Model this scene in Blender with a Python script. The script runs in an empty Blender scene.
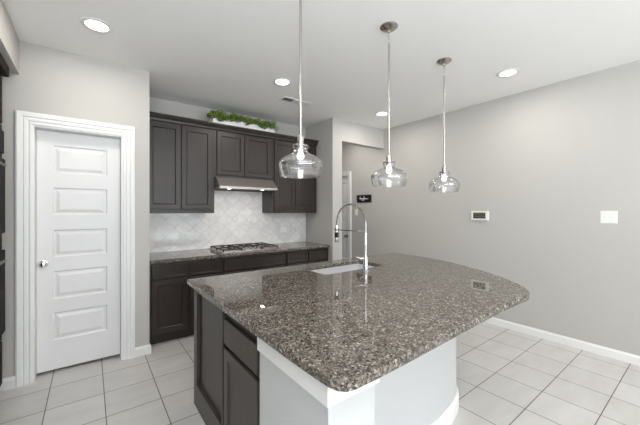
import bpy, bmesh, math, random
from mathutils import Vector, Matrix
random.seed(7)
SC = bpy.context.scene
COL = SC.collection
PI = math.pi

# ------------------------------------------------------------------ camera
cd = bpy.data.cameras.new('camera')
cam = bpy.data.objects.new('camera', cd)
COL.objects.link(cam)
cam.location = (0, 0, 1.36)
cam.rotation_euler = (math.radians(90), 0, math.radians(-37.2))
cd.sensor_width = 36
cd.lens = 303.2 / 640 * 36
cd.shift_y = -2.3 / 640
cd.clip_start = 0.02
SC.camera = cam

# ------------------------------------------------------------------ world, light, exposure
SC.view_settings.view_transform = 'Standard'
SC.view_settings.look = 'None'
SC.view_settings.gamma = 1
SC.view_settings.use_curve_mapping = False
SC.view_settings.exposure = 0.18
w = bpy.data.worlds.new('world')
SC.world = w
w.use_nodes = True
w.node_tree.nodes['Background'].inputs[0].default_value = (0.80, 0.90, 1.0, 1)
w.node_tree.nodes['Background'].inputs[1].default_value = 1.2


def area(name, loc, rot, sx, sy, power, col=(1, 1, 1), shape='RECTANGLE', spread=PI):
    l = bpy.data.lights.new(name, 'AREA')
    l.shape = shape
    l.size = sx
    if shape == 'RECTANGLE':
        l.size_y = sy
    l.energy = power
    l.color = col
    l.spread = spread
    o = bpy.data.objects.new(name, l)
    COL.objects.link(o)
    o.location = loc
    o.rotation_euler = rot
    return o


DAY = (0.88, 0.945, 1.0)
TILT = 72   # upward tilt added to the rear window lights to brighten the ceiling
# daylight entering through the three windows in the rear wall (aimed mostly up at the ceiling)
WINX = [(-0.75, 0.45), (0.75, 1.95), (2.25, 3.45)]
for a, b in WINX:
    area('window_daylight', ((a + b) / 2, -5.22, 1.45), (math.radians(90 + TILT), 0, 0), b - a, 1.9, 85, DAY)
# fill light at an opening added in the left wall to brighten the room
area('side_fill_light', (-1.17, -2.4, 1.4), (math.radians(90 + 80), 0, math.radians(-90)), 3.5, 1.9, 330, DAY)
CANS = [(0.04, 2.678), (1.57, 2.705), (3.19, 1.226), (3.17, 2.78), (0.1, -0.4), (1.65, -0.5), (3.28, -1.0), (1.6, -2.6)]
CANP = 6
for x, y in CANS:
    area('downlight_glow', (x, y, 2.657), (0, 0, 0), 0.12, 0.12, CANP, (1.0, 0.96, 0.91), 'DISK')
area('hall_fill_light', (3.3, 3.85, 2.657), (0, 0, 0), 0.12, 0.12, 5, (1.0, 0.96, 0.92), 'DISK')  # added lamp, hidden behind the header, to brighten the hall


# ------------------------------------------------------------------ materials
def mat(name, col, rough=0.5, metal=0.0, spec=0.5):
    m = bpy.data.materials.new(name)
    m.use_nodes = True
    b = m.node_tree.nodes['Principled BSDF']
    b.inputs['Base Color'].default_value = (*col, 1)
    b.inputs['Roughness'].default_value = rough
    b.inputs['Metallic'].default_value = metal
    b.inputs['Specular IOR Level'].default_value = spec
    return m


def s(r, g, b):
    f = lambda c: (c / 255 / 12.92) if c / 255 <= 0.04045 else ((c / 255 + 0.055) / 1.055) ** 2.4
    return (f(r), f(g), f(b))


class NT:
    def __init__(self, m):
        self.t = m.node_tree
        self.b = self.t.nodes['Principled BSDF']

    def n(self, typ, **kw):
        x = self.t.nodes.new(typ)
        for k, v in kw.items():
            setattr(x, k, v)
        return x

    def l(self, a, b):
        self.t.links.new(a, b)

    def math(self, op, a, b=None, c=None):
        x = self.n('ShaderNodeMath', operation=op)
        for i, v in enumerate((a, b, c)):
            if v is None:
                continue
            if isinstance(v, (int, float)):
                x.inputs[i].default_value = v
            else:
                self.l(v, x.inputs[i])
        return x.outputs[0]

    def ramp(self, fac, stops, interp='LINEAR'):
        r = self.n('ShaderNodeValToRGB')
        r.color_ramp.interpolation = interp
        e = r.color_ramp.elements
        while len(e) > 1:
            e.remove(e[0])
        e[0].position = stops[0][0]
        e[0].color = (*stops[0][1], 1)
        for p, c in stops[1:]:
            q = e.new(p)
            q.color = (*c, 1)
        self.l(fac, r.inputs[0])
        return r.outputs[0]

    def mix(self, fac, a, b, blend='MIX'):
        x = self.n('ShaderNodeMix', data_type='RGBA', blend_type=blend)
        for i, v in ((0, fac), (6, a), (7, b)):
            if isinstance(v, (int, float)):
                x.inputs[i].default_value = v
            elif isinstance(v, tuple):
                x.inputs[i].default_value = (*v, 1)
            else:
                self.l(v, x.inputs[i])
        return x.outputs[2]

    def pos(self):
        return self.n('ShaderNodeNewGeometry').outputs['Position']


def paint(name, col, rough=0.6, bump=0.04, scale=180):
    m = mat(name, col, rough)
    t = NT(m)
    nz = t.n('ShaderNodeTexNoise')
    nz.inputs['Scale'].default_value = scale
    t.l(t.pos(), nz.inputs['Vector'])
    bp = t.n('ShaderNodeBump')
    bp.inputs['Strength'].default_value = bump
    bp.inputs['Distance'].default_value = 0.002
    t.l(nz.outputs[0], bp.inputs['Height'])
    t.l(bp.outputs[0], t.b.inputs['Normal'])
    return m


M = {}
M['wall'] = paint('wall_paint', s(188, 185, 180), 0.7)
M['ceil'] = paint('ceiling_paint', s(246, 245, 243), 0.8)
M['trim'] = paint('trim_paint', s(232, 231, 229), 0.35, 0.01)
M['door'] = paint('door_paint', s(228, 227, 226), 0.38, 0.02)
M['white_wall'] = paint('island_wall_paint', s(196, 197, 197), 0.5)
M['plastic'] = mat('white_plastic', s(236, 236, 232), 0.35)
M['slot'] = mat('slot_dark', s(60, 58, 55), 0.5)
M['steel'] = mat('brushed_steel', s(196, 187, 182), 0.36, 0.9)
M['nickel'] = mat('brushed_nickel', s(186, 181, 174), 0.25, 1)
M['chrome'] = mat('chrome', s(225, 225, 228), 0.06, 1)
M['dark_metal'] = mat('spring_metal', s(150, 148, 146), 0.25, 1)
M['iron'] = mat('cast_iron', s(60, 48, 41), 0.6)
M['black'] = mat('black_matte', s(14, 13, 13), 0.5)
M['black_glass'] = mat('oven_black_glass', s(16, 16, 18), 0.08)
M['sinksteel'] = mat('sink_steel', s(228, 228, 230), 0.35, 0.6)
M['screen'] = mat('thermostat_screen', s(100, 102, 84), 0.25)
M['screen_dark'] = mat('thermostat_digits', s(45, 46, 34), 0.3)


def wood(name, c1, c2, rough=0.38, vert=True):
    m = mat(name, c1, rough)
    t = NT(m)
    mp = t.n('ShaderNodeMapping')
    mp.inputs['Scale'].default_value = (28, 28, 1.6) if vert else (1.6, 28, 28)
    t.l(t.pos(), mp.inputs[0])
    nz = t.n('ShaderNodeTexNoise')
    nz.inputs['Scale'].default_value = 3.0
    nz.inputs['Detail'].default_value = 5
    t.l(mp.outputs[0], nz.inputs['Vector'])
    c = t.ramp(nz.outputs[0], [(0.3, c1), (0.7, c2)])
    t.l(c, t.b.inputs['Base Color'])
    t.b.inputs['Specular IOR Level'].default_value = 0.55
    return m


M['cab'] = wood('espresso_cabinet', s(37, 29, 25), s(48, 39, 33))
M['cab_island'] = wood('espresso_island_sheen', s(54, 47, 42), s(68, 60, 54))  # same espresso made lighter; reflected window sheen put into the colour


def granite():
    m = mat('speckled_granite', s(120, 110, 103), 0.02)
    t = NT(m)
    P = t.pos()
    wob = t.n('ShaderNodeTexNoise')
    wob.inputs['Scale'].default_value = 60
    wob.inputs['Detail'].default_value = 2
    t.l(P, wob.inputs['Vector'])
    ad = t.n('ShaderNodeMixRGB', blend_type='ADD')
    ad.inputs[0].default_value = 0.012
    t.l(P, ad.inputs[1])
    t.l(wob.outputs[1], ad.inputs[2])
    v1 = t.n('ShaderNodeTexVoronoi')
    v1.inputs['Scale'].default_value = 125
    t.l(ad.outputs[0], v1.inputs['Vector'])
    sep = t.n('ShaderNodeSeparateColor')
    t.l(v1.outputs['Color'], sep.inputs[0])
    c1 = t.ramp(sep.outputs[0], [(0.0, s(24, 23, 22)), (0.16, s(56, 52, 48)), (0.28, s(92, 84, 76)), (0.42, s(114, 104, 95)),
                                 (0.60, s(134, 123, 112)), (0.74, s(108, 104, 100)), (0.86, s(165, 157, 148)), (0.96, s(205, 200, 192))], 'CONSTANT')
    v2 = t.n('ShaderNodeTexVoronoi')
    v2.inputs['Scale'].default_value = 270
    t.l(ad.outputs[0], v2.inputs['Vector'])
    sep2 = t.n('ShaderNodeSeparateColor')
    t.l(v2.outputs['Color'], sep2.inputs[0])
    c2 = t.ramp(sep2.outputs[1], [(0.0, s(32, 30, 29)), (0.25, s(84, 77, 70)), (0.5, s(120, 111, 102)), (0.8, s(170, 163, 154))], 'CONSTANT')
    c = t.mix(0.4, c1, c2)
    big = t.n('ShaderNodeTexNoise')
    big.inputs['Scale'].default_value = 14
    t.l(P, big.inputs['Vector'])
    f = t.ramp(big.outputs[0], [(0.35, (0.80, 0.79, 0.78)), (0.65, (0.99, 0.975, 0.95))])
    c = t.mix(1.0, c, f, 'MULTIPLY')
    t.l(c, t.b.inputs['Base Color'])
    t.b.inputs['Specular IOR Level'].default_value = 0.4
    return m


M['cab_dull'] = mat('espresso_side_panel', s(40, 33, 29), 0.75, 0, 0.15)
M['oven_black'] = mat('oven_black_enamel', s(20, 19, 20), 0.7, 0, 0.15)
M['oven_bar'] = mat('oven_handle_metal', s(120, 116, 112), 0.5, 1)
M['granite'] = granite()


def tiles():
    m = mat('floor_tile', s(190, 186, 180), 0.32)
    t = NT(m)
    mp = t.n('ShaderNodeMapping')
    mp.inputs['Location'].default_value = (-0.085 + 0.327 * 20, -1.458 + 0.327 * 20, 0)
    t.l(t.pos(), mp.inputs[0])
    br = t.n('ShaderNodeTexBrick', offset=0.0, squash=1.0)
    br.inputs['Scale'].default_value = 1
    br.inputs['Brick Width'].default_value = 0.327
    br.inputs['Row Height'].default_value = 0.327
    br.inputs['Mortar Size'].default_value = 0.0032
    br.inputs['Mortar Smooth'].default_value = 0.2
    br.inputs['Bias'].default_value = 0
    br.inputs['Color1'].default_value = (*s(196, 193, 189), 1)
    br.inputs['Color2'].default_value = (*s(203, 200, 197), 1)
    br.inputs['Mortar'].default_value = (*s(92, 80, 71), 1)
    t.l(mp.outputs[0], br.inputs['Vector'])
    nz = t.n('ShaderNodeTexNoise')
    nz.inputs['Scale'].default_value = 3.5
    nz.inputs['Detail'].default_value = 6
    mp2 = t.n('ShaderNodeMapping')
    mp2.inputs['Scale'].default_value = (1, 2.6, 1)
    t.l(t.pos(), mp2.inputs[0])
    t.l(mp2.outputs[0], nz.inputs['Vector'])
    f = t.ramp(nz.outputs[0], [(0.3, (0.93, 0.925, 0.92)), (0.7, (1.04, 1.04, 1.04))])
    c = t.mix(1.0, br.outputs['Color'], f, 'MULTIPLY')
    t.l(c, t.b.inputs['Base Color'])
    bp = t.n('ShaderNodeBump', invert=True)
    bp.inputs['Strength'].default_value = 0.3
    bp.inputs['Distance'].default_value = 0.002
    t.l(br.outputs['Fac'], bp.inputs['Height'])
    t.l(bp.outputs[0], t.b.inputs['Normal'])
    return m


M['floor'] = tiles()


def lantern():
    m = mat('lantern_marble_tile', s(205, 203, 201), 0.12)
    t = NT(m)
    sp = t.n('ShaderNodeSeparateXYZ')
    t.l(t.pos(), sp.inputs[0])
    X, Z = sp.outputs[0], sp.outputs[2]
    xs_ = t.math('MULTIPLY', X, 1 / 0.205)
    zs_ = t.math('MULTIPLY', Z, 1 / 0.19)
    u = t.math('ADD', xs_, zs_)
    v = t.math('SUBTRACT', xs_, zs_)
    u2 = t.math('ADD', u, t.math('MULTIPLY', t.math('SINE', t.math('MULTIPLY', v, 2 * PI)), 0.05))
    v2 = t.math('ADD', v, t.math('MULTIPLY', t.math('SINE', t.math('MULTIPLY', u, 2 * PI)), 0.05))
    du = t.math('PINGPONG', u2, 0.5)
    dv = t.math('PINGPONG', v2, 0.5)
    d = t.math('MINIMUM', du, dv)
    cell = t.n('ShaderNodeCombineXYZ')
    t.l(t.math('ROUND', t.math('ADD', u2, 0.5)), cell.inputs[0])
    t.l(t.math('ROUND', t.math('ADD', v2, 0.5)), cell.inputs[1])
    wn = t.n('ShaderNodeTexWhiteNoise', noise_dimensions='3D')
    t.l(cell.outputs[0], wn.inputs['Vector'])
    base = t.ramp(wn.outputs['Value'], [(0.0, s(222, 220, 219)), (0.5, s(231, 229, 227)), (1.0, s(238, 235, 232))])
    nz = t.n('ShaderNodeTexNoise')
    nz.inputs['Scale'].default_value = 9
    nz.inputs['Detail'].default_value = 7
    nz.inputs['Distortion'].default_value = 1.2
    t.l(t.pos(), nz.inputs['Vector'])
    f = t.ramp(nz.outputs[0], [(0.35, (0.90, 0.90, 0.91)), (0.6, (1.02, 1.02, 1.02))])
    base = t.mix(1.0, base, f, 'MULTIPLY')
    g = t.ramp(d, [(0.012, (0, 0, 0)), (0.034, (1, 1, 1))])
    c = t.mix(g, s(208, 204, 200), base)
    t.l(c, t.b.inputs['Base Color'])
    bp = t.n('ShaderNodeBump')
    bp.inputs['Strength'].default_value = 0.25
    bp.inputs['Distance'].default_value = 0.001
    t.l(g, bp.inputs['Height'])
    t.l(bp.outputs[0], t.b.inputs['Normal'])
    return m


M['backsplash'] = lantern()


def leafmat():
    m = mat('boxwood_leaf', s(80, 105, 45), 0.55)
    t = NT(m)
    nz = t.n('ShaderNodeTexNoise')
    nz.inputs['Scale'].default_value = 45
    t.l(t.pos(), nz.inputs['Vector'])
    c = t.ramp(nz.outputs[0], [(0.35, s(58, 80, 22)), (0.5, s(104, 130, 44)), (0.62, s(158, 178, 88))])
    t.l(c, t.b.inputs['Base Color'])
    return m


M['leaf'] = leafmat()


def emis(name, col, st):
    m = mat(name, (0, 0, 0))
    b = m.node_tree.nodes['Principled BSDF']
    b.inputs['Emission Color'].default_value = (*col, 1)
    b.inputs['Emission Strength'].default_value = st
    return m


M['lens'] = emis('downlight_lens', (1, 0.96, 0.9), 6)
M['bulb'] = emis('bulb_glow', (1, 0.96, 0.89), 5)
M['hoodlamp'] = emis('hood_lamp_glow', (1, 0.96, 0.9), 9)


def glassmat():
    m = bpy.data.materials.new('clear_pendant_glass')
    m.use_nodes = True
    nt = m.node_tree
    nt.nodes.clear()
    o = nt.nodes.new('ShaderNodeOutputMaterial')
    mx = nt.nodes.new('ShaderNodeMixShader')
    tr = nt.nodes.new('ShaderNodeBsdfTransparent')
    tr.inputs[0].default_value = (0.97, 0.97, 0.97, 1)
    gl = nt.nodes.new('ShaderNodeBsdfGlossy')
    gl.inputs['Roughness'].default_value = 0.04
    lw = nt.nodes.new('ShaderNodeLayerWeight')
    lw.inputs['Blend'].default_value = 0.42
    mr = nt.nodes.new('ShaderNodeMapRange')
    mr.inputs['To Min'].default_value = 0.22
    mr.inputs['To Max'].default_value = 0.75
    nt.links.new(lw.outputs['Facing'], mr.inputs[0])
    pw = nt.nodes.new('ShaderNodeMath')
    pw.operation = 'POWER'
    pw.inputs[1].default_value = 1.8
    nt.links.new(mr.outputs[0], pw.inputs[0])
    ad = nt.nodes.new('ShaderNodeMath')
    ad.operation = 'ADD'
    ad.inputs[1].default_value = 0.07
    nt.links.new(pw.outputs[0], ad.inputs[0])
    nt.links.new(ad.outputs[0], mx.inputs[0])
    nt.links.new(tr.outputs[0], mx.inputs[1])
    nt.links.new(gl.outputs[0], mx.inputs[2])
    nt.links.new(mx.outputs[0], o.inputs[0])
    return m


M['glass'] = glassmat()


# ------------------------------------------------------------------ mesh helpers
def box(bm, x0, x1, y0, y1, z0, z1, bev=0.0):
    g = bmesh.ops.create_cube(bm, size=1)
    vs = g['verts']
    bmesh.ops.scale(bm, vec=(x1 - x0, y1 - y0, z1 - z0), verts=vs)
    bmesh.ops.translate(bm, vec=((x0 + x1) / 2, (y0 + y1) / 2, (z0 + z1) / 2), verts=vs)
    if bev > 0:
        es = list({e for v in vs for e in v.link_edges})
        bmesh.ops.bevel(bm, geom=es, offset=bev, segments=2, affect='EDGES', profile=0.5)
    return bm


def lathe(bm, prof, cx=0, cy=0, n=32, cap0=False, cap1=False):
    rings = []
    for r, z in prof:
        rings.append([bm.verts.new((cx + r * math.cos(2 * PI * i / n), cy + r * math.sin(2 * PI * i / n), z)) for i in range(n)])
    for a, b in zip(rings, rings[1:]):
        for i in range(n):
            bm.faces.new((a[i], a[(i + 1) % n], b[(i + 1) % n], b[i]))
    if cap0:
        bm.faces.new(rings[0])
    if cap1:
        bm.faces.new(rings[-1])
    return bm


def tube(bm, pts, r, n=10, cap=True):
    pts = [Vector(p) for p in pts]
    rings = []
    up = None
    for i, p in enumerate(pts):
        t = (pts[min(i + 1, len(pts) - 1)] - pts[max(i - 1, 0)]).normalized()
        if up is None:
            up = Vector((0, 0, 1)) if abs(t.z) < 0.9 else Vector((1, 0, 0))
        a = t.cross(up)
        if a.length < 1e-5:
            a = t.orthogonal()
        a.normalize()
        b = a.cross(t).normalized()
        up = b
        rr = r[i] if isinstance(r, (list, tuple)) else r
        rings.append([bm.verts.new(p + rr * (math.cos(2 * PI * k / n) * a + math.sin(2 * PI * k / n) * b)) for k in range(n)])
    for q, w_ in zip(rings, rings[1:]):
        for k in range(n):
            bm.faces.new((q[k], q[(k + 1) % n], w_[(k + 1) % n], w_[k]))
    if cap:
        bm.faces.new(rings[0])
        bm.faces.new(rings[-1])
    return bm


def prism(bm, pts, z0, z1):
    a = [bm.verts.new((x, y, z0)) for x, y in pts]
    b = [bm.verts.new((x, y, z1)) for x, y in pts]
    n = len(pts)
    for i in range(n):
        bm.faces.new((a[i], a[(i + 1) % n], b[(i + 1) % n], b[i]))
    bm.faces.new(a)
    bm.faces.new(b)
    return bm


def face_map(face, base):
    if face == '-Y':
        return lambda u, v, n: (u, base - n, v)
    if face == '+Y':
        return lambda u, v, n: (u, base + n, v)
    if face == '-X':
        return lambda u, v, n: (base - n, u, v)
    if face == '+X':
        return lambda u, v, n: (base + n, u, v)


def panel(bm, fm, u0, u1, v0, v1, thick, prof):
    """a slab standing `thick` proud of the base plane; prof = nested (inset, depth below the face)"""
    rects = []
    for ins, dep in [(0, thick)] + list(prof):
        n = thick - dep
        rects.append([bm.verts.new(fm(u, v, n)) for u, v in
                      ((u0 + ins, v0 + ins), (u1 - ins, v0 + ins), (u1 - ins, v1 - ins), (u0 + ins, v1 - ins))])
    for a, b in zip(rects, rects[1:]):
        for i in range(4):
            bm.faces.new((a[i], a[(i + 1) % 4], b[(i + 1) % 4], b[i]))
    bm.faces.new(rects[-1])
    bm.faces.new(rects[0])
    return bm


SHAKER = [(0.0, 0.003), (0.003, 0.0), (0.052, 0.0), (0.056, 0.004), (0.060, 0.010)]
FLAT = [(0.0, 0.003), (0.003, 0.0)]
SLABDR = [(0.0, 0.003), (0.003, 0.0), (0.018, 0.0), (0.022, 0.004)]


def obj(name, bm, m, parent=None, org=None, smooth=False):
    """org = world base point used as the origin of a top-level mesh"""
    off = Vector((0, 0, 0))
    if parent is not None:
        off = Vector(parent.get('_o', (0, 0, 0)))
    elif org is not None:
        off = Vector(org)
    bmesh.ops.recalc_face_normals(bm, faces=bm.faces)
    bmesh.ops.translate(bm, vec=-off, verts=bm.verts)
    me = bpy.data.meshes.new(name)
    bm.to_mesh(me)
    bm.free()
    me.materials.append(m)
    o = bpy.data.objects.new(name, me)
    COL.objects.link(o)
    if parent is not None:
        o.parent = parent
        o['_o'] = tuple(off)
    else:
        o.location = off
        o['_o'] = tuple(off)
    if smooth:
        for p in me.polygons:
            p.use_smooth = True
        try:
            me.set_sharp_from_angle(angle=math.radians(40))
        except Exception:
            pass
    return o


def thing(name, label, cat, loc, group=None):
    o = bpy.data.objects.new(name, None)
    o.empty_display_size = 0.05
    COL.objects.link(o)
    o.location = loc
    o['_o'] = tuple(loc)
    o['label'] = label
    o['category'] = cat
    if group:
        o['group'] = group
    return o


def tag(o, label, cat, group=None):
    o['label'] = label
    o['category'] = cat
    if group:
        o['group'] = group
    return o


def struct(name, bm, m, smooth=False, parent=None):
    o = obj(name, bm, m, parent, None, smooth)
    if parent is None:
        o['kind'] = 'structure'
    return o


def B():
    return bmesh.new()


def copy_tree(o, parent=None):
    c = o.copy()
    COL.objects.link(c)
    if parent is not None:
        c.parent = parent
    for ch in list(o.children):
        copy_tree(ch, c)
    return c


# ------------------------------------------------------------------ room shell
H = 2.675
CY = 4.00      # cooktop wall
DW = 3.28      # pantry door wall face
RX = 3.83      # right wall face
SX = -0.435    # soffit face
ZC = 0.865     # worktop height
struct('floor', box(B(), -1.3, 3.92, -5.35, 5.9, -0.1, 0), M['floor'])
struct('ceiling', box(B(), -1.3, 3.92, -5.35, 5.9, H, H + 0.1), M['ceil'])
# left wall with a window opening added to let in fill light
bm = B()
box(bm, -1.3, -1.2, -5.35, -4.2, 0, H)
box(bm, -1.3, -1.2, -0.6, 4.12, 0, H)
box(bm, -1.3, -1.2, -4.2, -0.6, 0, 0.45)
box(bm, -1.3, -1.2, -4.2, -0.6, 2.35, H)
struct('wall_left', bm, M['wall'])
# soffit above the oven cabinets
struct('wall_soffit', box(B(), -1.2, SX, 0.6, DW, 2.41, H), M['wall'])
# rear wall with three window openings
bm = B()
box(bm, -1.2, RX, -5.35, -5.25, 0, 0.5)
box(bm, -1.2, RX, -5.35, -5.25, 2.4, H)
xs = [-1.2] + [v for ab in WINX for v in ab] + [RX]
for i in range(0, len(xs), 2):
    box(bm, xs[i], xs[i + 1], -5.35, -5.25, 0.5, 2.4)
struct('wall_rear', bm, M['wall'])
k = 0
for a, b in WINX:
    k += 1
    bm = B()
    for (p, q, r, t_) in ((a, a + .05, .5, 2.4), (b - .05, b, .5, 2.4), (a + .05, b - .05, .5, .55), (a + .05, b - .05, 2.35, 2.4), (a + .05, b - .05, 1.43, 1.47)):
        box(bm, p, q, -5.34, -5.29, r, t_)
    struct('window_%d' % k, bm, M['trim'])
bm = B()
for (p, q, r, t_) in ((-4.2, -4.15, .45, 2.35), (-0.65, -0.6, .45, 2.35), (-4.15, -0.65, .45, .5), (-4.15, -0.65, 2.3, 2.35), (-4.15, -0.65, 1.4, 1.44)):
    box(bm, -1.29, -1.24, p, q, r, t_)
struct('window_4', bm, M['trim'])  # frame of the side window added for the fill light
# pantry door wall
DX0, DX1, DZ = -0.362, 0.238, 2.035
bm = B()
box(bm, -1.2, DX0, DW, DW + 0.12, 0, H)
box(bm, DX1, 0.452, DW, DW + 0.12, 0, H)
box(bm, DX0, DX1, DW, DW + 0.12, DZ, H)
box(bm, 0.352, 0.452, DW + 0.12, CY, 0, H)
struct('wall_pantry', bm, M['wall'])
# cooktop wall
struct('wall_back', box(B(), -1.2, 2.745, CY, CY + 0.12, 0, H), M['wall'])
struct('wall_backsplash', box(B(), 0.453, 2.744, CY - 0.012, CY - 0.0005, ZC + 0.001, 1.76), M['backsplash'])
# wall between cooking niche and hall, with the header over the hall opening
OX, OZ = 2.922, 2.368
bm = B()
box(bm, 2.745, 2.86, 3.32, 5.9, 0, H)
box(bm, 2.86, OX, 3.32, 3.44, 0, H)
box(bm, OX, RX, 3.32, 3.44, OZ, H)
struct('wall_hall_opening', bm, M['wall'])
# right wall, runs on into the hall; opening for the hall door
HY0, HY1, HZ = 4.165, 4.925, 2.0
bm = B()
box(bm, RX, RX + 0.12, -5.35, HY0, 0, H)
box(bm, RX, RX + 0.12, HY1, 5.9, 0, H)
box(bm, RX, RX + 0.12, HY0, HY1, HZ, H)
struct('wall_right', bm, M['wall'])
struct('wall_hall_end', box(B(), 2.86, RX, 5.78, 5.9, 0, H), M['wall'])


def baseboard(bm, pts, h=0.085, t=0.014, closed=False):
    """profile swept along a polyline; the room lies to the LEFT of the direction of travel"""
    prof = [(0, 0), (t, 0), (t, h * 0.78), (t * 0.75, h * 0.86), (t * 0.5, h * 0.92), (t * 0.4, h), (0, h)]
    n = len(pts)
    rings = []
    for i, p in enumerate(pts):
        p = Vector(p)
        d0 = (p - Vector(pts[i - 1])).normalized() if i > 0 else None
        d1 = (Vector(pts[i + 1]) - p).normalized() if i < n - 1 else None
        if d0 is None:
            d0 = d1
        if d1 is None:
            d1 = d0
        n0 = Vector((-d0.y, d0.x))
        n1 = Vector((-d1.y, d1.x))
        m_ = (n0 + n1)
        m_ = m_ / max(m_.dot(n0), 0.2)
        rings.append([bm.verts.new((p.x + m_.x * o_, p.y + m_.y * o_, z_)) for o_, z_ in prof])
    for a, b in zip(rings, rings[1:]):
        for j in range(len(prof)):
            bm.faces.new((a[j], a[(j + 1) % len(prof)], b[(j + 1) % len(prof)], b[j]))
    bm.faces.new(rings[0])
    bm.faces.new(rings[-1])
    return bm


struct('baseboard_right', baseboard(B(), [(RX, -5.25), (RX, 4.085)]), M['trim'])
bm = B()
baseboard(bm, [(-0.454, DW), (-1.2, DW)])
struct('baseboard_pantry_left', bm, M['trim'])
bm = B()
baseboard(bm, [(0.452, 3.44), (0.452, DW), (0.332, DW)])
struct('baseboard_pantry_right', bm, M['trim'])
bm = B()
baseboard(bm, [(2.86, 5.78), (2.86, 3.44), (OX, 3.44), (OX, 3.32), (2.745, 3.32), (2.745, 3.40)])
struct('baseboard_hall', bm, M['trim'])


# casing with stepped profile around an opening
def casing(fm, u0, u1, v1, wd, sgn=1):
    """prof: (distance outwards from the opening, projection)"""
    prof = [(0, 0), (0, 0.012), (0.012, 0.014), (0.02, 0.010), (0.03, 0.016), (0.045, 0.018), (0.052, 0.013), (0.06, 0.020),
            (wd - 0.01, 0.024), (wd, 0.02), (wd, 0)]
    bm = B()
    rings = []
    for cu, cv, su, sv in ((u0, 0, -1, 0), (u0, v1, -1, 1), (u1, v1, 1, 1), (u1, 0, 1, 0)):
        rings.append([bm.verts.new(fm(cu + su * d, cv + sv * d, n)) for d, n in prof])
    for a, b in zip(rings, rings[1:]):
        for j in range(len(prof)):
            bm.faces.new((a[j], a[(j + 1) % len(prof)], b[(j + 1) % len(prof)], b[j]))
    bm.faces.new(rings[0])
    bm.faces.new(rings[-1])
    return bm


struct('trim_1', casing(face_map('-Y', DW), DX0, DX1, DZ, 0.093), M['trim'])
struct('trim_2', casing(face_map('-X', RX), HY0, HY1, HZ, 0.075), M['trim'])
# jamb lining the pantry doorway
bm = B()
box(bm, DX0 - 0.001, DX0 + 0.012, DW, DW + 0.119, 0, DZ)
box(bm, DX1 - 0.012, DX1 + 0.001, DW, DW + 0.119, 0, DZ)
box(bm, DX0 + 0.012, DX1 - 0.012, DW, DW + 0.119, DZ - 0.012, DZ + 0.001)
struct('trim_3', bm, M['trim'])


def five_panel(fm, u0, u1, z0, z1, thick, pu0, pu1, rows):
    bm = B()

    def bx(a, b, c, d):
        P0 = fm(a, c, -0.0)
        P1 = fm(b, d, thick)
        x0, x1 = sorted((P0[0], P1[0]))
        y0, y1 = sorted((P0[1], P1[1]))
        box(bm, x0, x1, y0, y1, c, d)
    bx(u0, pu0, z0, z1)
    bx(pu1, u1, z0, z1)
    edges = [z0]
    for a, b in rows:
        edges += [a, b]
    edges.append(z1)
    for i in range(0, len(edges), 2):
        bx(pu0, pu1, edges[i], edges[i + 1])
    for a, b in rows:
        panel(bm, fm, pu0, pu1, a, b, thick, [(0.0, 0.0), (0.010, 0.010), (0.022, 0.010), (0.045, 0.002)])
    return bm


rows = [(0.268, 0.50), (0.613, 0.85), (0.965, 1.195), (1.32, 1.55), (1.672, 1.905)]
d1 = struct('door_1', five_panel(face_map('-Y', DW + 0.119), DX0 + 0.014, DX1 - 0.014, 0.024, DZ - 0.015, 0.026, -0.248, 0.126, rows), M['door'])
kz, kx, ky = 0.918, -0.303, DW + 0.093
bm = B()


def lathe_dir(bm, prof, origin, axis, n=24):
    """lathe prof (radius, distance along axis)"""
    t = B()
    lathe(t, prof, n=n, cap0=True, cap1=True)
    q = Vector((0, 0, 1)).rotation_difference(Vector(axis))
    bmesh.ops.transform(t, matrix=Matrix.Translation(origin) @ q.to_matrix().to_4x4(), verts=t.verts)
    me = bpy.data.meshes.new('tmp')
    t.to_mesh(me)
    t.free()
    bm.from_mesh(me)
    bpy.data.meshes.remove(me)
    return bm


lathe_dir(bm, [(0.030, 0), (0.031, 0.003), (0.027, 0.008), (0.012, 0.011), (0.011, 0.03), (0.02, 0.036), (0.0265, 0.046), (0.027, 0.054), (0.022, 0.063), (0.012, 0.067)],
          (kx, ky, kz), (0, -1, 0))
struct('door_handle', bm, M['chrome'], True, d1)
rows2 = [(0.26, 0.49), (0.60, 0.83), (0.94, 1.17), (1.29, 1.52), (1.64, 1.87)]
d2 = struct('door_2', five_panel(face_map('-X', RX + 0.06), HY0 + 0.003, HY1 - 0.003, 0.01, HZ - 0.003, 0.03, HY0 + 0.11, HY1 - 0.11, rows2), M['door'])
bm = B()
lathe_dir(bm, [(0.03, 0), (0.027, 0.008), (0.011, 0.011), (0.011, 0.03), (0.026, 0.046), (0.022, 0.063), (0.012, 0.067)], (RX + 0.03, HY0 + 0.075, 0.87), (-1, 0, 0))
struct('door_handle', bm, M['nickel'], True, d2)

# ------------------------------------------------------------------ island half wall (white)
PX0, PY0 = 0.59, 0.735
curve = [(0.80, 0.985), (1.0, 0.988), (1.3, 0.998), (1.6, 1.020), (1.82, 1.045), (1.98, 1.085), (2.08, 1.138), (2.16, 1.225), (2.22, 1.35),
         (2.265, 1.52), (2.29, 1.75), (2.30, 2.0), (2.30, 2.24)]


def smooth_path(P, n=5):
    out = []
    for i in range(len(P) - 1):
        p0 = Vector(P[max(i - 1, 0)])
        p1 = Vector(P[i])
        p2 = Vector(P[i + 1])
        p3 = Vector(P[min(i + 2, len(P) - 1)])
        for k_ in range(n):
            t = k_ / n
            q = 0.5 * ((2 * p1) + (-p0 + p2) * t + (2 * p0 - 5 * p1 + 4 * p2 - p3) * t * t + (-p0 + 3 * p1 - 3 * p2 + p3) * t ** 3)
            out.append((q.x, q.y))
    out.append(tuple(P[-1]))
    return out


sc_ = smooth_path(curve)


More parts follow.
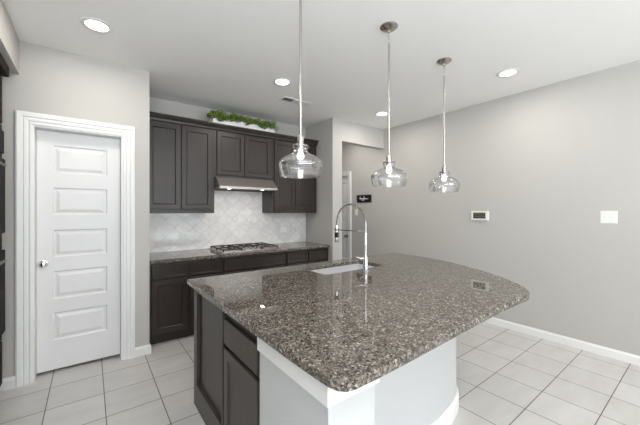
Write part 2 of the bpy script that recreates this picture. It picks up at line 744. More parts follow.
def offs(path, d):
    out = []
    for i, p in enumerate(path):
        a = Vector(path[max(i - 1, 0)])
        b = Vector(path[min(i + 1, len(path) - 1)])
        t = (b - a).normalized()
        out.append((p[0] - t.y * d, p[1] + t.x * d))
    return out


inner = offs(sc_, 0.11)
poly = [(PX0, PY0), (0.80, PY0)] + sc_ + inner[::-1] + [(0.80, 1.095), (0.80, 1.212), (PX0, 1.212)]
# drop near-duplicate corner
poly = [p for i, p in enumerate(poly) if i == 0 or (Vector(p) - Vector(poly[i - 1])).length > 0.004]
ZS = 0.83
struct('wall_island', prism(B(), poly, 0, ZS), M['white_wall'], True)
base_path = [(PX0, 1.212), (PX0, PY0), (0.80, PY0), (0.80, 0.985)] + sc_[1:]
rev = base_path[::-1]
struct('baseboard_island', baseboard(B(), rev, 0.11, 0.016), M['trim'], True)
# board capping the pier below the worktop
bm = B()
box(bm, PX0 - 0.012, PX0, PY0 - 0.012, 1.212, 0.755, ZS)
box(bm, PX0, 0.812, PY0 - 0.012, PY0, 0.755, ZS)
box(bm, 0.80, 0.812, PY0, 0.98, 0.755, ZS)
struct('trim_4', bm, M['trim'])


# ------------------------------------------------------------------ worktops
def slab(outline, holes, z0, z1, bev):
    bm = B()
    es = []
    for loop in [outline] + holes:
        vs = [bm.verts.new((x, y, z1)) for x, y in loop]
        for i in range(len(vs)):
            es.append(bm.edges.new((vs[i], vs[(i + 1) % len(vs)])))
    bmesh.ops.triangle_fill(bm, edges=es, use_beauty=True, use_dissolve=False)
    for f in bm.faces:
        if f.normal.z < 0:
            f.normal_flip()
    fs = list(bm.faces)
    bnd = [e for e in bm.edges if len(e.link_faces) == 1]
    r = bmesh.ops.extrude_face_region(bm, geom=fs)
    nv = [g for g in r['geom'] if isinstance(g, bmesh.types.BMVert)]
    bmesh.ops.translate(bm, vec=(0, 0, z0 - z1), verts=nv)
    # original faces are now the top; rounded rim by bevel of the boundary loops
    bm.normal_update()
    sharp = [e for e in bm.edges if len(e.link_faces) == 2 and e.calc_face_angle(0) > 1.2 and abs(e.verts[0].co.z - e.verts[1].co.z) < 1e-5]
    bmesh.ops.bevel(bm, geom=sharp, offset=bev, segments=3, affect='EDGES', profile=0.5)
    return bm


def rrect(x0, x1, y0, y1, r, n=5):
    out = []
    for cx, cy, a0 in ((x1 - r, y1 - r, 0), (x0 + r, y1 - r, 90), (x0 + r, y0 + r, 180), (x1 - r, y0 + r, 270)):
        for i in range(n + 1):
            a = math.radians(a0 + 90 * i / n)
            out.append((cx + r * math.cos(a), cy + r * math.sin(a)))
    return out


SKX0, SKX1, SKY0, SKY1 = 1.440, 2.118, 1.828, 2.165
near_c = [(0.556, 0.95), (0.560, 0.77), (0.564, 0.705), (0.574, 0.672), (0.592, 0.653), (0.62, 0.645), (0.72, 0.644), (0.95, 0.651)]
far_c = [(1.86, 0.678), (1.96, 0.676), (2.04, 0.676), (2.10, 0.688), (2.16, 0.715), (2.275, 0.798), (2.36, 0.892), (2.458, 0.998), (2.605, 1.250), (2.741, 1.557),
         (2.803, 1.80), (2.824, 2.0), (2.822, 2.18), (2.80, 2.262), (2.747, 2.308)]
outline = near_c + [(1.25, 0.664), (1.45, 0.671), (1.67, 0.677)] + smooth_path(far_c, 4) + [(2.2, 2.308), (1.5, 2.306), (0.556, 2.303), (0.553, 2.300), (0.553, 1.5)]
o = obj('island_worktop', slab(outline, [rrect(SKX0, SKX1, SKY0, SKY1, 0.03)], ZS + 0.0005, ZC, 0.006), M['granite'], None, (1.6, 1.5, ZS))
tag(o, 'large speckled brown granite island worktop with a curved right end', 'worktop')

o = obj('wall_worktop', box(B(), 0.454, 2.738, 3.37, CY - 0.013, ZC - 0.035, ZC, 0.006), M['granite'], None, (1.6, 3.7, ZC - 0.035))
tag(o, 'straight speckled granite worktop along the tiled backsplash, under the cooktop', 'worktop')

# ------------------------------------------------------------------ sink
t = thing('undermount_sink', 'stainless steel undermount sink basin set into the island worktop', 'sink', (1.784, 2.0, 0.62))
bm = B()
out = rrect(SKX0 - 0.004, SKX1 + 0.004, SKY0 - 0.004, SKY1 + 0.004, 0.034)
loops = []
for sx, z in ((0.016, ZS), (0.0, ZS), (-0.004, ZS - 0.15), (-0.02, ZS - 0.185), (-0.05, ZS - 0.20)):
    loops.append([bm.verts.new((x, y, z)) for x, y in rrect(SKX0 - 0.004 - sx, SKX1 + 0.004 + sx, SKY0 - 0.004 - sx, SKY1 + 0.004 + sx, 0.034 + max(sx, -0.03))])
for a, b in zip(loops, loops[1:]):
    for i in range(len(a)):
        bm.faces.new((a[i], a[(i + 1) % len(a)], b[(i + 1) % len(a)], b[i]))
bm.faces.new(loops[-1])
o = obj('basin', bm, M['sinksteel'], t, None, True)
sm = o.modifiers.new('solid', 'SOLIDIFY')
sm.thickness = 0.002
sm.offset = -1
obj('drain', lathe(B(), [(0.045, ZS - 0.1995), (0.043, ZS - 0.195), (0.03, ZS - 0.198), (0.012, ZS - 0.198)], 1.784, 2.0, 24, True, True), M['chrome'], t, None, True)

# ------------------------------------------------------------------ faucet
FX, FY = 1.768, 1.722
t = thing('kitchen_faucet', 'tall chrome spring-neck pull-down faucet standing at the sink on the island', 'faucet', (FX, FY, ZC))
obj('base', lathe(B(), [(0.030, ZC), (0.030, ZC + 0.006), (0.024, ZC + 0.012)], FX, FY, 24, True, True), M['chrome'], t, None, True)
obj('post', lathe(B(), [(0.022, ZC + 0.0119), (0.020, ZC + 0.012), (0.020, ZC + 0.118), (0.012, ZC + 0.128), (0.0105, ZC + 0.132), (0.0105, 1.262), (0.011, 1.27)], FX, FY, 20, True, True), M['chrome'], t, None, True)
lv = obj('lever', tube(B(), [(FX - 0.012, FY + 0.009, ZC + 0.105), (FX - 0.034, FY + 0.024, ZC + 0.105)], 0.012, 14), M['chrome'], t, None, True)
obj('lever_tip', tube(B(), [(FX - 0.032, FY + 0.0225, ZC + 0.106), (FX - 0.062, FY + 0.040, ZC + 0.118)], 0.006, 10), M['chrome'], lv, None, True)
EX, EY = 1.737, 2.045
dx, dy = EX - FX, EY - FY
R_ = math.hypot(dx, dy) / 2
zc = 1.405 - R_ + 0.005
arc = [(FX, FY, 1.262)]
N = 60
path = []
for i in range(8):
    path.append(Vector((FX, FY, 1.20 + (zc - 1.20) * i / 8)))
for i in range(N + 1):
    a = PI * i / N
    q = (1 - math.cos(a)) / 2
    path.append(Vector((FX + dx * q, FY + dy * q, zc + R_ * math.sin(a))))
for i in range(1, 6):
    path.append(Vector((EX, EY, zc - 0.03 * i / 5)))
obj('hose', tube(B(), path, 0.004, 10), M['dark_metal'], t, None, True)
# coil
L = [0]
for a, b in zip(path, path[1:]):
    L.append(L[-1] + (b - a).length)
tot = L[-1]
hor = Vector((dx, dy, 0)).normalized()
side = Vector((0, 0, 1)).cross(hor)
cp = []
turns = 52
npt = turns * 10
j = 0
for i in range(npt + 1):
    sdist = tot * i / npt
    while j < len(L) - 2 and L[j + 1] < sdist:
        j += 1
    f = (sdist - L[j]) / max(L[j + 1] - L[j], 1e-6)
    p = path[j].lerp(path[j + 1], f)
    tg = (path[j + 1] - path[j]).normalized()
    nn = tg.cross(side).normalized()
    a = 2 * PI * turns * i / npt
    cp.append(p + 0.0068 * (math.cos(a) * side + math.sin(a) * nn))
obj('spring', tube(B(), cp, 0.0020, 6), M['dark_metal'], t, None, True)
sh = obj('spray_head', lathe(B(), [(0.012, zc - 0.02), (0.016, zc - 0.035), (0.017, 1.11), (0.0185, 1.085), (0.016, 1.078)], EX, EY, 20, True, True), M['chrome'], t, None, True)
obj('grip', lathe(B(), [(0.0178, 1.165), (0.0185, 1.16), (0.0185, 1.125), (0.0178, 1.12)], EX, EY, 20, True, True), M['black'], sh, None, True)
bm = B()
tube(bm, [(FX, FY, 1.188), (EX, EY, 1.188)], 0.0045, 10)
lathe(bm, [(0.0145, 1.176), (0.0205, 1.176), (0.0205, 1.20), (0.0145, 1.20)], EX, EY, 20)
obj('support_arm', bm, M['dark_metal'], t, None, True)
obj('arm_clamp', tube(B(), [(FX, FY + 0.005, 1.188), (FX + dx * .22, FY + dy * .22, 1.188)], 0.008, 10), M['chrome'], t, None, True)

# ------------------------------------------------------------------ island cabinets
CX = 0.585
ZT = ZS - 0.002


def island_unit(name, label, y0, y1):
    return thing(name, label, 'cabinet', (0.9, (y0 + y1) / 2, 0))


t = island_unit('island_cabinet', 'dark brown island cabinet with one drawer over one door, beside the white half wall', 1.214, 1.66)
bm = B()
box(bm, CX + 0.022, 1.18, 1.214, 1.66, 0.10, ZT)
box(bm, CX + 0.09, 1.18, 1.214, 1.66, 0, 0.10)
obj('body', bm, M['cab_island'], t)
fm = face_map('-X', CX + 0.022)
obj('drawer', panel(B(), fm, 1.232, 1.650, 0.628, 0.762, 0.021, FLAT), M['cab_island'], t)
obj('door', panel(B(), fm, 1.232, 1.650, 0.115, 0.603, 0.021, SHAKER), M['cab_island'], t)
t = island_unit('island_end_cabinet', 'dark brown island end cabinet with a single recessed side panel, nearest the cooktop wall', 1.66, 2.24)
bm = B()
box(bm, CX + 0.022, 1.18, 1.662, 2.24, 0, ZT)
obj('body', bm, M['cab_island'], t)
bm = B()
y0, y1 = 1.662, 2.24
box(bm, CX, CX + 0.021, y0, 1.682, 0, ZT)
box(bm, CX, CX + 0.021, 2.17, y1, 0, ZT)
box(bm, CX, CX + 0.021, 1.682, 2.17, 0, 0.155)
box(bm, CX, CX + 0.021, 1.682, 2.17, 0.795, ZT)
obj('side_frame', bm, M['cab_island'], t)
t = thing('sink_cabinet', 'dark brown sink base cabinet of the island, its doors facing the cooktop wall', 'cabinet', (1.7, 1.9, 0))
bm = B()
box(bm, 1.182, 1.20, 1.62, 2.22, 0.1, ZT)
box(bm, 2.138, 2.156, 1.62, 2.22, 0.1, ZT)
box(bm, 1.20, 2.138, 1.62, 1.638, 0.1, ZT)
box(bm, 1.20, 2.138, 1.638, 2.22, 0.1, 0.118)
box(bm, 1.20, 2.138, 2.20, 2.22, 0.118, ZT)
box(bm, 1.182, 2.156, 1.62, 2.16, 0, 0.0995)
obj('body', bm, M['cab_island'], t)
fm = face_map('+Y', 2.22)
for a, b in ((1.20, 1.66), (1.675, 2.135)):
    obj('door', panel(B(), fm, a, b, 0.115, 0.79, 0.02, SHAKER), M['cab_island'], t)

# ------------------------------------------------------------------ base cabinets on the cooktop wall
BY = 3.395
ZB = ZC - 0.036


def base_unit(label, x0, x1, fronts, doors, name='base_cabinet'):
    t = thing(name, label, 'cabinet', ((x0 + x1) / 2, BY + 0.3, 0))
    bm = B()
    box(bm, x0, x1, BY + 0.02, CY - 0.001, 0.10, ZB)
    obj('body', bm, M['cab'], t)
    obj('toe_kick', box(B(), x0, x1, BY + 0.075, BY + 0.5, 0, 0.0995), M['cab'], t)
    fm = face_map('-Y', BY + 0.02)
    for a, b in fronts:
        obj('drawer', panel(B(), fm, a, b, 0.665, 0.805, 0.02, SLABDR), M['cab'], t)
    for a, b in doors:
        obj('door', panel(B(), fm, a, b, 0.115, 0.645, 0.02, SHAKER), M['cab'], t)
    return t


base_unit('dark base cabinet with two drawers over two doors, next to the pantry door wall', 0.454, 1.188,
          [(0.487, 0.822), (0.846, 1.168)], [(0.487, 0.822), (0.846, 1.168)])
base_unit('wide dark base cabinet with one long false drawer front below the gas cooktop', 1.189, 2.02,
          [(1.213, 2.0)], [(1.213, 1.597), (1.615, 2.0)])
base_unit('dark base cabinet with two small drawers at the hall end of the wall worktop', 2.021, 2.738,
          [(2.045, 2.365), (2.39, 2.712)], [(2.045, 2.365), (2.39, 2.712)])

# ------------------------------------------------------------------ upper cabinets
UY = 3.66


def upper(label, x0, x1, z0, z1, doors, dz0, side=0):
    t = thing('wall_cabinet', label, 'cabinet', ((x0 + x1) / 2, UY + 0.17, z0))
    bm = B()
    box(bm, x0, x1, UY + 0.02, CY - 0.001 if z0 > 1.6 else CY - 0.0125, z0, z1)
    obj('body', bm, M['cab'], t)
    fm = face_map('-Y', UY + 0.02)
    for a, b in doors:
        obj('door', panel(B(), fm, a, b, dz0, 2.315, 0.02, SHAKER), M['cab'], t)
    return t


upper('tall dark brown two-door wall cabinet left of the range hood', 0.454, 1.194, 1.325, 2.33, [(0.482, 0.817), (0.822, 1.168)], 1.372)
upper('short dark brown two-door wall cabinet directly above the range hood', 1.195, 1.978, 1.765, 2.33, [(1.222, 1.570), (1.576, 1.950)], 1.79)
upper('tall dark brown two-door wall cabinet right of the range hood, behind the nearest pendant', 1.979, 2.725, 1.32, 2.33, [(2.005, 2.338), (2.344, 2.700)], 1.367)
# crown
bm = B()
prof = [(UY + 0.02, 2.331), (UY - 0.002, 2.331), (UY - 0.006, 2.350), (UY - 0.022, 2.372), (UY - 0.028, 2.384), (UY - 0.036, 2.388), (UY - 0.036, 2.402), (UY + 0.02, 2.402)]
va = [bm.verts.new((0.454, y, z)) for y, z in prof]
vb = [bm.verts.new((2.725, y, z)) for y, z in prof]
for i in range(len(prof)):
    bm.faces.new((va[i], va[(i + 1) % len(prof)], vb[(i + 1) % len(prof)], vb[i]))
bm.faces.new(va)
bm.faces.new(vb)
box(bm, 0.454, 2.725, UY + 0.0205, CY - 0.001, 2.331, 2.345)
o = obj('crown_moulding', bm, M['cab'], None, (1.6, UY, 2.331))
tag(o, 'dark brown crown moulding running along the top of all three wall cabinets', 'moulding')

# ------------------------------------------------------------------ range hood
HX0, HX1 = 1.203, 1.967
t = thing('range_hood', 'slim stainless steel under-cabinet range hood with a sloping front', 'range hood', (1.585, 3.7, 1.62))
bm = B()
prof = [(3.515, 1.622), (3.515, 1.645), (3.64, 1.762), (CY - 0.013, 1.762), (CY - 0.013, 1.622)]
va = [bm.verts.new((HX0, y, z)) for y, z in prof]
vb = [bm.verts.new((HX1, y, z)) for y, z in prof]
for i in range(len(prof)):
    bm.faces.new((va[i], va[(i + 1) % len(prof)], vb[(i + 1) % len(prof)], vb[i]))
bm.faces.new(va)
bm.faces.new(vb)
obj('housing', bm, M['steel'], t)
obj('filter', box(B(), HX0 + 0.03, HX1 - 0.03, 3.66, CY - 0.05, 1.616, 1.6215, 0.002), M['iron'], t)
for x in (1.335, 1.775):
    obj('lamp', lathe(B(), [(0.018, 1.6165), (0.018, 1.6215)], x, 3.57, 20, True, True), M['hoodlamp'], t, None, True)
    area('hood_lamp_light', (x, 3.57, 1.612), (0, 0, 0), 0.04, 0.04, 0.8, (1, 0.95, 0.9), 'DISK')

# ------------------------------------------------------------------ cooktop
GX0, GX1, GY0, GY1 = 1.205, 1.955, 3.43, 3.93
t = thing('gas_cooktop', 'stainless gas cooktop with dark cast iron grates on the wall worktop', 'cooktop', (1.58, 3.68, ZC))
obj('tray', box(B(), GX0, GX1, GY0, GY1, ZC + 0.0005, ZC + 0.010, 0.004), M['steel'], t, None, True)
burners = [(1.34, 3.55), (1.34, 3.81), (1.58, 3.72), (1.82, 3.55), (1.82, 3.81)]
for x, y in burners:
    bm = B()
    lathe(bm, [(0.05, ZC + 0.011), (0.05, ZC + 0.018), (0.038, ZC + 0.020), (0.038, ZC + 0.026), (0.02, ZC + 0.027)], x, y, 20, True, True)
    obj('burner', bm, M['steel'], t, None, True)
for x0, x1 in ((GX0 + 0.015, 1.455), (1.46, 1.70), (1.705, GX1 - 0.015)):
    bm = B()
    zt = ZC + 0.042
    y0 = GY0 + 0.02 if x0 < 1.3 or x0 > 1.7 else GY0 + 0.13
    for a, b, c, d in ((x0, x1, y0, y0 + .012), (x0, x1, GY1 - .032, GY1 - .02), (x0, x0 + .012, y0, GY1 - .02), (x1 - .012, x1, y0, GY1 - .02),
                       (x0, x1, (y0 + GY1) / 2 - .011, (y0 + GY1) / 2 + .001), ((x0 + x1) / 2 - .006, (x0 + x1) / 2 + .006, y0, GY1 - .02)):
        box(bm, a, b, c, d, zt - 0.014, zt, 0.002)
    for px in (x0, x1 - 0.014):
        for py in (y0, (y0 + GY1) / 2 - 0.01, GY1 - 0.034):
            box(bm, px, px + 0.014, py, py + 0.014, ZC + 0.010, zt - 0.01)
    obj('grate', bm, M['iron'], t)
for i in range(5):
    x = 1.46 + i * 0.06
    bm = B()
    lathe(bm, [(0.020, ZC + 0.0102), (0.020, ZC + 0.016), (0.016, ZC + 0.018), (0.015, ZC + 0.040), (0.010, ZC + 0.042)], x, GY0 + 0.06 + (0.0 if i % 2 else 0.012), 16, True, True)
    obj('knob', bm, M['chrome'], t, None, True)


# ------------------------------------------------------------------ wall plates
def outlet(label, fm, u, v, wd, ht, horiz, proud=0.006, group=None):
    base = fm(u, v, 0)
    t = thing('wall_outlet', label, 'outlet', base, group)
    obj('plate', panel(B(), fm, u - wd / 2, u + wd / 2, v - ht / 2, v + ht / 2, proud, [(0, 0.002), (0.002, 0)]), M['plastic'], t)
    for s_ in (-1, 1):
        cu, cv = (u + s_ * 0.021, v) if horiz else (u, v + s_ * 0.021)
        fm2 = lambda a, b, n, f=fm: f(a, b, n + proud)
        sk = obj('socket', panel(B(), fm2, cu - 0.014, cu + 0.014, cv - 0.014, cv + 0.014, 0.0012, [(0, 0)]), M['plastic'], t)
        fm3 = lambda a, b, n, f=fm: f(a, b, n + proud + 0.0012)
        bm = B()
        for e in (-1, 1):
            if horiz:
                panel(bm, fm3, cu - 0.006, cu + 0.006, cv + e * 0.006 - 0.0012, cv + e * 0.006 + 0.0012, 0.0003, [(0, 0)])
            else:
                panel(bm, fm3, cu + e * 0.006 - 0.0012, cu + e * 0.006 + 0.0012, cv - 0.006, cv + 0.006, 0.0003, [(0, 0)])
        obj('slot', bm, M['slot'], sk)
    return t


fmB = face_map('-Y', CY - 0.012)
outlet('white sideways outlet on the tiled backsplash left of the cooktop', fmB, 0.915, 1.052, 0.115, 0.07, True)
outlet('white sideways outlet on the tiled backsplash right of the cooktop', fmB, 2.33, 1.06, 0.115, 0.07, True)
outlet('white upright outlet on the front of the island half wall, below the worktop corner', face_map('-Y', PY0), 0.695, 0.593, 0.07, 0.115, False)


def switch(label, fm, u, v, gangs):
    wd = 0.07 if gangs == 1 else 0.116
    t = thing('light_switch', label, 'light switch', fm(u, v, 0))
    obj('plate', panel(B(), fm, u - wd / 2, u + wd / 2, v - 0.058, v + 0.058, 0.006, [(0, 0.002), (0.002, 0)]), M['plastic'], t)
    for g in range(gangs):
        cu = u + (g - (gangs - 1) / 2) * 0.046
        fm2 = lambda a, b, n, f=fm: f(a, b, n + 0.006)
        bm = B()
        panel(bm, fm2, cu - 0.005, cu + 0.005, v - 0.012, v + 0.012, 0.002, [(0, 0)])
        panel(bm, fm2, cu - 0.004, cu + 0.004, v - 0.002, v + 0.010, 0.011, [(0, 0.002), (0.002, 0)])
        obj('toggle', bm, M['trim'], t)
    return t


fmR = face_map('-X', RX)
switch('white double toggle light switch plate on the right wall', fmR, 0.620, 1.296, 2)
switch('white single toggle light switch on the hall wall below the black sign', fmR, 3.965, 1.325, 1)

t = thing('thermostat', 'small white thermostat with a dark green-grey screen on the right wall', 'thermostat', (RX, 1.782, 1.292))
obj('housing', panel(B(), fmR, 1.680, 1.884, 1.237, 1.349, 0.022, [(0, 0.004), (0.004, 0)]), M['plastic'], t)
fm2 = face_map('-X', RX - 0.022)
scr = obj('screen', panel(B(), fm2, 1.710, 1.857, 1.258, 1.332, 0.001, [(0, 0)]), M['screen'], t)
fm3 = face_map('-X', RX - 0.023)
bm = B()
panel(bm, fm3, 1.712, 1.855, 1.294, 1.308, 0.0005, [(0, 0)])
panel(bm, fm3, 1.712, 1.775, 1.262, 1.277, 0.0005, [(0, 0)])
panel(bm, fm3, 1.793, 1.855, 1.262, 1.277, 0.0005, [(0, 0)])
obj('display_bars', bm, M['screen_dark'], scr)

# sign with white script
t = thing('wall_sign', 'small black rectangular sign with white script lettering on the hall wall', 'sign', (RX, 3.762, 1.56))
obj('board', panel(B(), fmR, 3.59, 3.935, 1.497, 1.628, 0.015, [(0, 0.002), (0.002, 0)]), M['black'], t)
stroke = [(0, .012), (.008, .02), (.016, .034), (.020, .052), (.022, .03), (.024, .004), (.028, .018), (.034, .022), (.038, .004), (.044, .02), (.052, .018),
          (.050, .006), (.056, .004), (.060, .020), (.062, -.006), (.058, -.024), (.064, .004), (.072, .02), (.070, .006), (.078, .006), (.084, .02), (.086, -.008),
          (.080, -.026), (.092, .002), (.104, .026), (.112, .056), (.118, .050), (.112, .02), (.104, -.024), (.100, -.018), (.112, .004), (.124, .018), (.132, .018), (.128, .004),
          (.136, .006), (.142, .020), (.144, .004), (.150, .018), (.156, .018), (.158, .004), (.166, .018), (.172, .014), (.168, .003), (.176, .004), (.184, .018), (.188, .004), (.196, .008), (.21, .012)]
bm = B()
tube(bm, [(RX - 0.0165, 3.895 - 0.03 - x_, 1.548 + z_) for x_, z_ in stroke], 0.0034, 6)
obj('script_lettering', bm, M['plastic'], t, None, True)

# ------------------------------------------------------------------ ceiling vent
t = thing('ceiling_vent', 'white rectangular ceiling air vent with angled louvres above the wall cabinets', 'vent', (1.975, 3.095, H))
vx0, vx1, vy0, vy1 = 1.785, 2.165, 3.025, 3.165
bm = B()
for a, b, c, d in ((vx0, vx1, vy0, vy0 + .018), (vx0, vx1, vy1 - .018, vy1), (vx0, vx0 + .018, vy0 + .018, vy1 - .018), (vx1 - .018, vx1, vy0 + .018, vy1 - .018)):
    box(bm, a, b, c, d, H - 0.008, H - 0.0002, 0.002)
obj('frame', bm, M['trim'], t)
obj('backing', box(B(), vx0 + 0.018, vx1 - 0.018, vy0 + 0.018, vy1 - 0.018, H - 0.0015, H - 0.0003), M['slot'], t)
bm = B()
n = 11
for i in range(n):
    x = vx0 + 0.03 + i * (vx1 - vx0 - 0.06) / (n - 1)
    lean = -0.012 if i < 4 else 0.012
    w0 = 0.008 if i < 4 else 0.016
    v = [bm.verts.new(p_) for p_ in ((x - w0 / 2, vy0 + .018, H - 0.0018), (x - w0 / 2, vy1 - .018, H - 0.0018),
                                     (x + lean - w0 / 2 + 0.001, vy1 - .018, H - 0.010), (x + lean - w0 / 2 + 0.001, vy0 + .018, H - 0.010),
                                     (x + w0 / 2, vy0 + .018, H - 0.0018), (x + w0 / 2, vy1 - .018, H - 0.0018),
                                     (x + lean + w0 / 2, vy1 - .018, H - 0.010), (x + lean + w0 / 2, vy0 + .018, H - 0.010))]
    for q in ((0, 1, 2, 3), (4, 5, 6, 7), (0, 1, 5, 4), (1, 2, 6, 5), (2, 3, 7, 6), (3, 0, 4, 7)):
        bm.faces.new([v[k_] for k_ in q])
obj('louvres', bm, M['trim'], t)

# ------------------------------------------------------------------ recessed downlights
can_labels = ['recessed ceiling downlight nearest the pantry door, brightest at upper left',
              'recessed ceiling downlight beside the ceiling vent, left of the nearest pendant rod',
              'recessed ceiling downlight nearest the right wall, right of the farthest pendant',
              'recessed ceiling downlight by the hall opening, behind the middle pendant rod',
              'recessed ceiling downlight overhead near the oven cabinet, outside the photo',
              'recessed ceiling downlight overhead in the middle of the room, outside the photo',
              'recessed ceiling downlight towards the rear windows at right, outside the photo',
              'recessed ceiling downlight towards the rear windows at left, outside the photo']
proto = thing('recessed_light', can_labels[0], 'ceiling light', (CANS[0][0], CANS[0][1], H), 'recessed ceiling downlights')
cx, cy = CANS[0]
obj('trim_ring', lathe(B(), [(0.096, H - 0.0003), (0.096, H - 0.004), (0.088, H - 0.008), (0.070, H - 0.006), (0.067, H - 0.0003)], cx, cy, 36), M['trim'], proto, None, True)
obj('lens', lathe(B(), [(0.0668, H - 0.0005), (0.0668, H - 0.004), (0.04, H - 0.0045)], cx, cy, 36, True, True), M['lens'], proto, None, True)
for (x, y), lb in list(zip(CANS, can_labels))[1:]:
    c = copy_tree(proto)
    c.location = (x, y, H)
    c['label'] = lb
c = copy_tree(proto)
c.location = (3.3, 3.85, H)  # added fitting for the hall fill lamp, out of sight behind the header
c['label'] = 'added unseen ceiling downlight that brightens the hall beyond the opening'

# ------------------------------------------------------------------ pendants
pend = thing('pendant_light', 'clear glass pendant nearest the camera, seen in front of the dark wall cabinets', 'pendant light', (0.954, 1.44, H), 'glass pendants over the island')
px, py = 0.954, 1.44
ZG = 1.552      # bottom rim of the shade
ZF = ZG + 0.172  # glass flange under the socket
obj('canopy', lathe(B(), [(0.062, H - 0.0003), (0.063, H - 0.006), (0.052, H - 0.016), (0.028, H - 0.026), (0.012, H - 0.030), (0.010, H - 0.045), (0.005, H - 0.048)], px, py, 32, True, True), M['nickel'], pend, None, True)
bm = B()
for i in range(3):
    zc_ = H - 0.058 - i * 0.022
    ring = []
    for k_ in range(17):
        a = 2 * PI * k_ / 16
        u_, v_ = 0.007 * math.cos(a), 0.014 * math.sin(a)
        ring.append((px + (u_ if i % 2 else 0), py + (0 if i % 2 else u_), zc_ + v_))
    tube(bm, ring, 0.0018, 6, False)
obj('chain', bm, M['nickel'], pend, None, True)
so_parts = []
so_parts.append(obj('rod', lathe(B(), [(0.0072, H - 0.10), (0.0072, ZF + 0.055)], px, py, 12, True, True), M['nickel'], pend, None, True))
so = obj('socket', lathe(B(), [(0.010, ZF + 0.060), (0.017, ZF + 0.056), (0.0185, ZF + 0.052), (0.0185, ZF + 0.008), (0.040, ZF + 0.006), (0.042, ZF + 0.002), (0.040, ZF - 0.002), (0.02, ZF - 0.003), (0.017, ZF - 0.022)], px, py, 28, True, True), M['nickel'], pend, None, True)
obj('thumbscrew', tube(B(), [(px - 0.034, py - 0.027, ZF), (px - 0.050, py - 0.039, ZF)], [0.0035, 0.007], 10), M['nickel'], so, None, True)
so_parts.append(so)
outer = [(0.047, 0.172), (0.0475, 0.166), (0.041, 0.160), (0.0405, 0.146), (0.043, 0.136), (0.054, 0.128), (0.075, 0.120), (0.098, 0.108), (0.115, 0.094), (0.126, 0.078), (0.1295, 0.064), (0.128, 0.050), (0.122, 0.028), (0.116, 0.010), (0.113, 0.0)]
innr = [(r - 0.0035, z) for r, z in outer]
so_parts.append(obj('glass_shade', lathe(B(), [(r_, ZG + z_) for r_, z_ in outer + innr[::-1] + [outer[0]]], px, py, 56), M['glass'], pend, None, True))
so_parts.append(obj('bulb', lathe(B(), [(0.0125, ZF - 0.022), (0.013, ZF - 0.030), (0.017, ZF - 0.040), (0.0205, ZF - 0.052), (0.020, ZF - 0.063), (0.015, ZF - 0.072), (0.006, ZF - 0.077), (0.002, ZF - 0.078)], px, py, 24, True, True), M['bulb'], pend, None, True))
for (x, y), lb, dz in (((1.705, 1.43), 'clear glass pendant in the middle of the three, hanging above the faucet side', -0.022),
                       ((2.482, 1.464), 'clear glass pendant nearest the right wall, the smallest looking of the three', -0.032)):
    c = copy_tree(pend)
    c.location = (x, y, H)
    c['label'] = lb
    for ch in c.children:
        if ch.name.split('.')[0] in ('rod', 'socket', 'glass_shade', 'bulb'):
            ch.location.z += dz

# ------------------------------------------------------------------ planter with boxwood
t = thing('boxwood_planter', 'long white planter of green artificial boxwood on top of the wall cabinets', 'planter', (1.63, 3.78, 2.402))
bm = B()
x0, x1, y0, y1, z0, z1 = 1.19, 2.03, 3.71, 3.83, 2.403, 2.50
for a, b, c, d, e, f in ((x0, x1, y0, y0 + .01, z0, z1), (x0, x1, y1 - .01, y1, z0, z1), (x0, x0 + .01, y0 + .01, y1 - .01, z0, z1), (x1 - .01, x1, y0 + .01, y1 - .01, z0, z1), (x0 + .01, x1 - .01, y0 + .01, y1 - .01, z0, z0 + .06)):
    box(bm, a, b, c, d, e, f)
obj('box', bm, M['trim'], t)
bm = B()
clumps = []
for i in range(60):
    clumps.append((random.uniform(1.16, 2.04), random.uniform(3.70, 3.84), random.uniform(2.51, 2.568), random.uniform(0.028, 0.045)))
for i in range(34):
    clumps.append((1.155 + i * 0.0268, 3.695 + random.uniform(-.01, .01), 2.512 + random.uniform(-.028, .018), random.uniform(0.03, 0.042)))
for cx_, cy_, cz_, r_ in clumps:
    for q in range(90):
        th = random.uniform(0, 2 * PI)
        ph = math.acos(random.uniform(-1, 1))
        rr = r_ * random.uniform(0.65, 1.0)
        c_ = Vector((cx_ + rr * math.sin(ph) * math.cos(th), cy_ + rr * math.sin(ph) * math.sin(th), cz_ + rr * math.cos(ph)))
        a = Vector((random.uniform(-1, 1), random.uniform(-1, 1), random.uniform(-1, 1))).normalized()
        b = a.orthogonal().normalized()
        L_, W_ = random.uniform(0.008, 0.012), random.uniform(0.005, 0.007)
        v = [bm.verts.new(c_ + a * L_), bm.verts.new(c_ + b * W_), bm.verts.new(c_ - a * L_), bm.verts.new(c_ - b * W_)]
        bm.faces.new(v)
me = bpy.data.meshes.new('foliage')
bmesh.ops.translate(bm, vec=-Vector(t['_o']), verts=bm.verts)
bm.to_mesh(me)
bm.free()
me.materials.append(M['leaf'])
fo = bpy.data.objects.new('foliage', me)
COL.objects.link(fo)
fo.parent = t

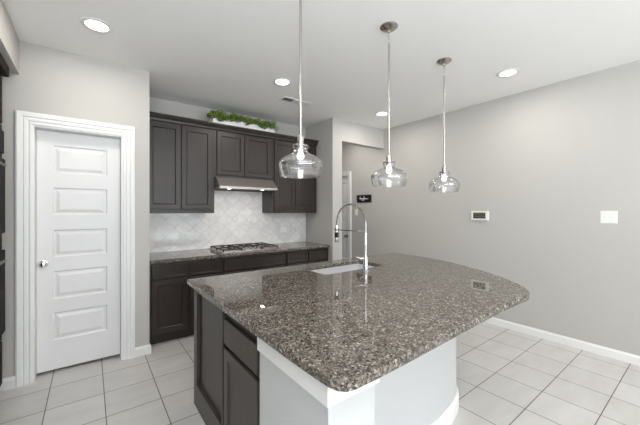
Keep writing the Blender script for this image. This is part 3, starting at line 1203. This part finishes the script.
# ------------------------------------------------------------------ tall oven cabinet at far left
OXF = -0.50
t = thing('oven_cabinet', 'tall dark brown cabinet with built-in double oven, cut off by the left edge', 'cabinet', (-0.82, 2.7, 0))
bm = B()
box(bm, -1.195, OXF - 0.02, 2.25, 3.13, 0, 0.43)
box(bm, -1.195, OXF - 0.02, 2.25, 3.13, 1.97, 2.33)
box(bm, -1.195, OXF - 0.02, 2.25, 2.305, 0.43, 1.97)
box(bm, -1.195, OXF - 0.02, 3.09, 3.13, 0.43, 1.97)
box(bm, -1.195, -1.17, 2.305, 3.09, 0.43, 1.97)
obj('body', bm, M['cab_dull'], t)
fmO = face_map('+X', OXF - 0.02)
for a, b in ((2.27, 2.68), (2.69, 3.11)):
    obj('door', panel(B(), fmO, a, b, 1.98, 2.31, 0.02, SHAKER), M['cab_dull'], t)
obj('drawer', panel(B(), fmO, 2.27, 3.11, 0.12, 0.42, 0.02, SHAKER), M['cab_dull'], t)
obj('crown', box(B(), -1.195, OXF + 0.03, 2.25, 3.15, 2.331, 2.405, 0.008), M['cab_dull'], t)
t = thing('double_oven', 'black and stainless double wall oven built into the tall cabinet at far left', 'oven', (-0.8, 2.7, 0.45))
obj('oven_body', box(B(), -1.12, OXF - 0.021, 2.312, 3.083, 0.435, 1.965), M['black'], t)
obj('frame', panel(B(), fmO, 2.31, 3.085, 0.437, 1.963, 0.022, [(0, 0.002), (0.002, 0)]), M['oven_black'], t)
fmP = face_map('+X', OXF + 0.002)
for z0, z1 in ((0.50, 1.08), (1.20, 1.72)):
    d = obj('oven_door', panel(B(), fmP, 2.33, 3.08, z0, z1, 0.018, [(0, 0.003), (0.003, 0)]), M['oven_black'], t)
    bm = B()
    tube(bm, [(OXF + 0.045, 2.48, z1 - 0.06), (OXF + 0.045, 2.90, z1 - 0.06)], 0.009, 12)
    for yy in (2.51, 2.87):
        tube(bm, [(OXF + 0.02, yy, z1 - 0.06), (OXF + 0.045, yy, z1 - 0.06)], 0.007, 10)
    obj('handle', bm, M['oven_bar'], d, None, True)
obj('control_panel', panel(B(), fmP, 2.33, 3.08, 1.76, 1.92, 0.012, [(0, 0.003), (0.003, 0)]), M['oven_black'], t)

for o in bpy.data.objects:
    if '_o' in o:
        del o['_o']
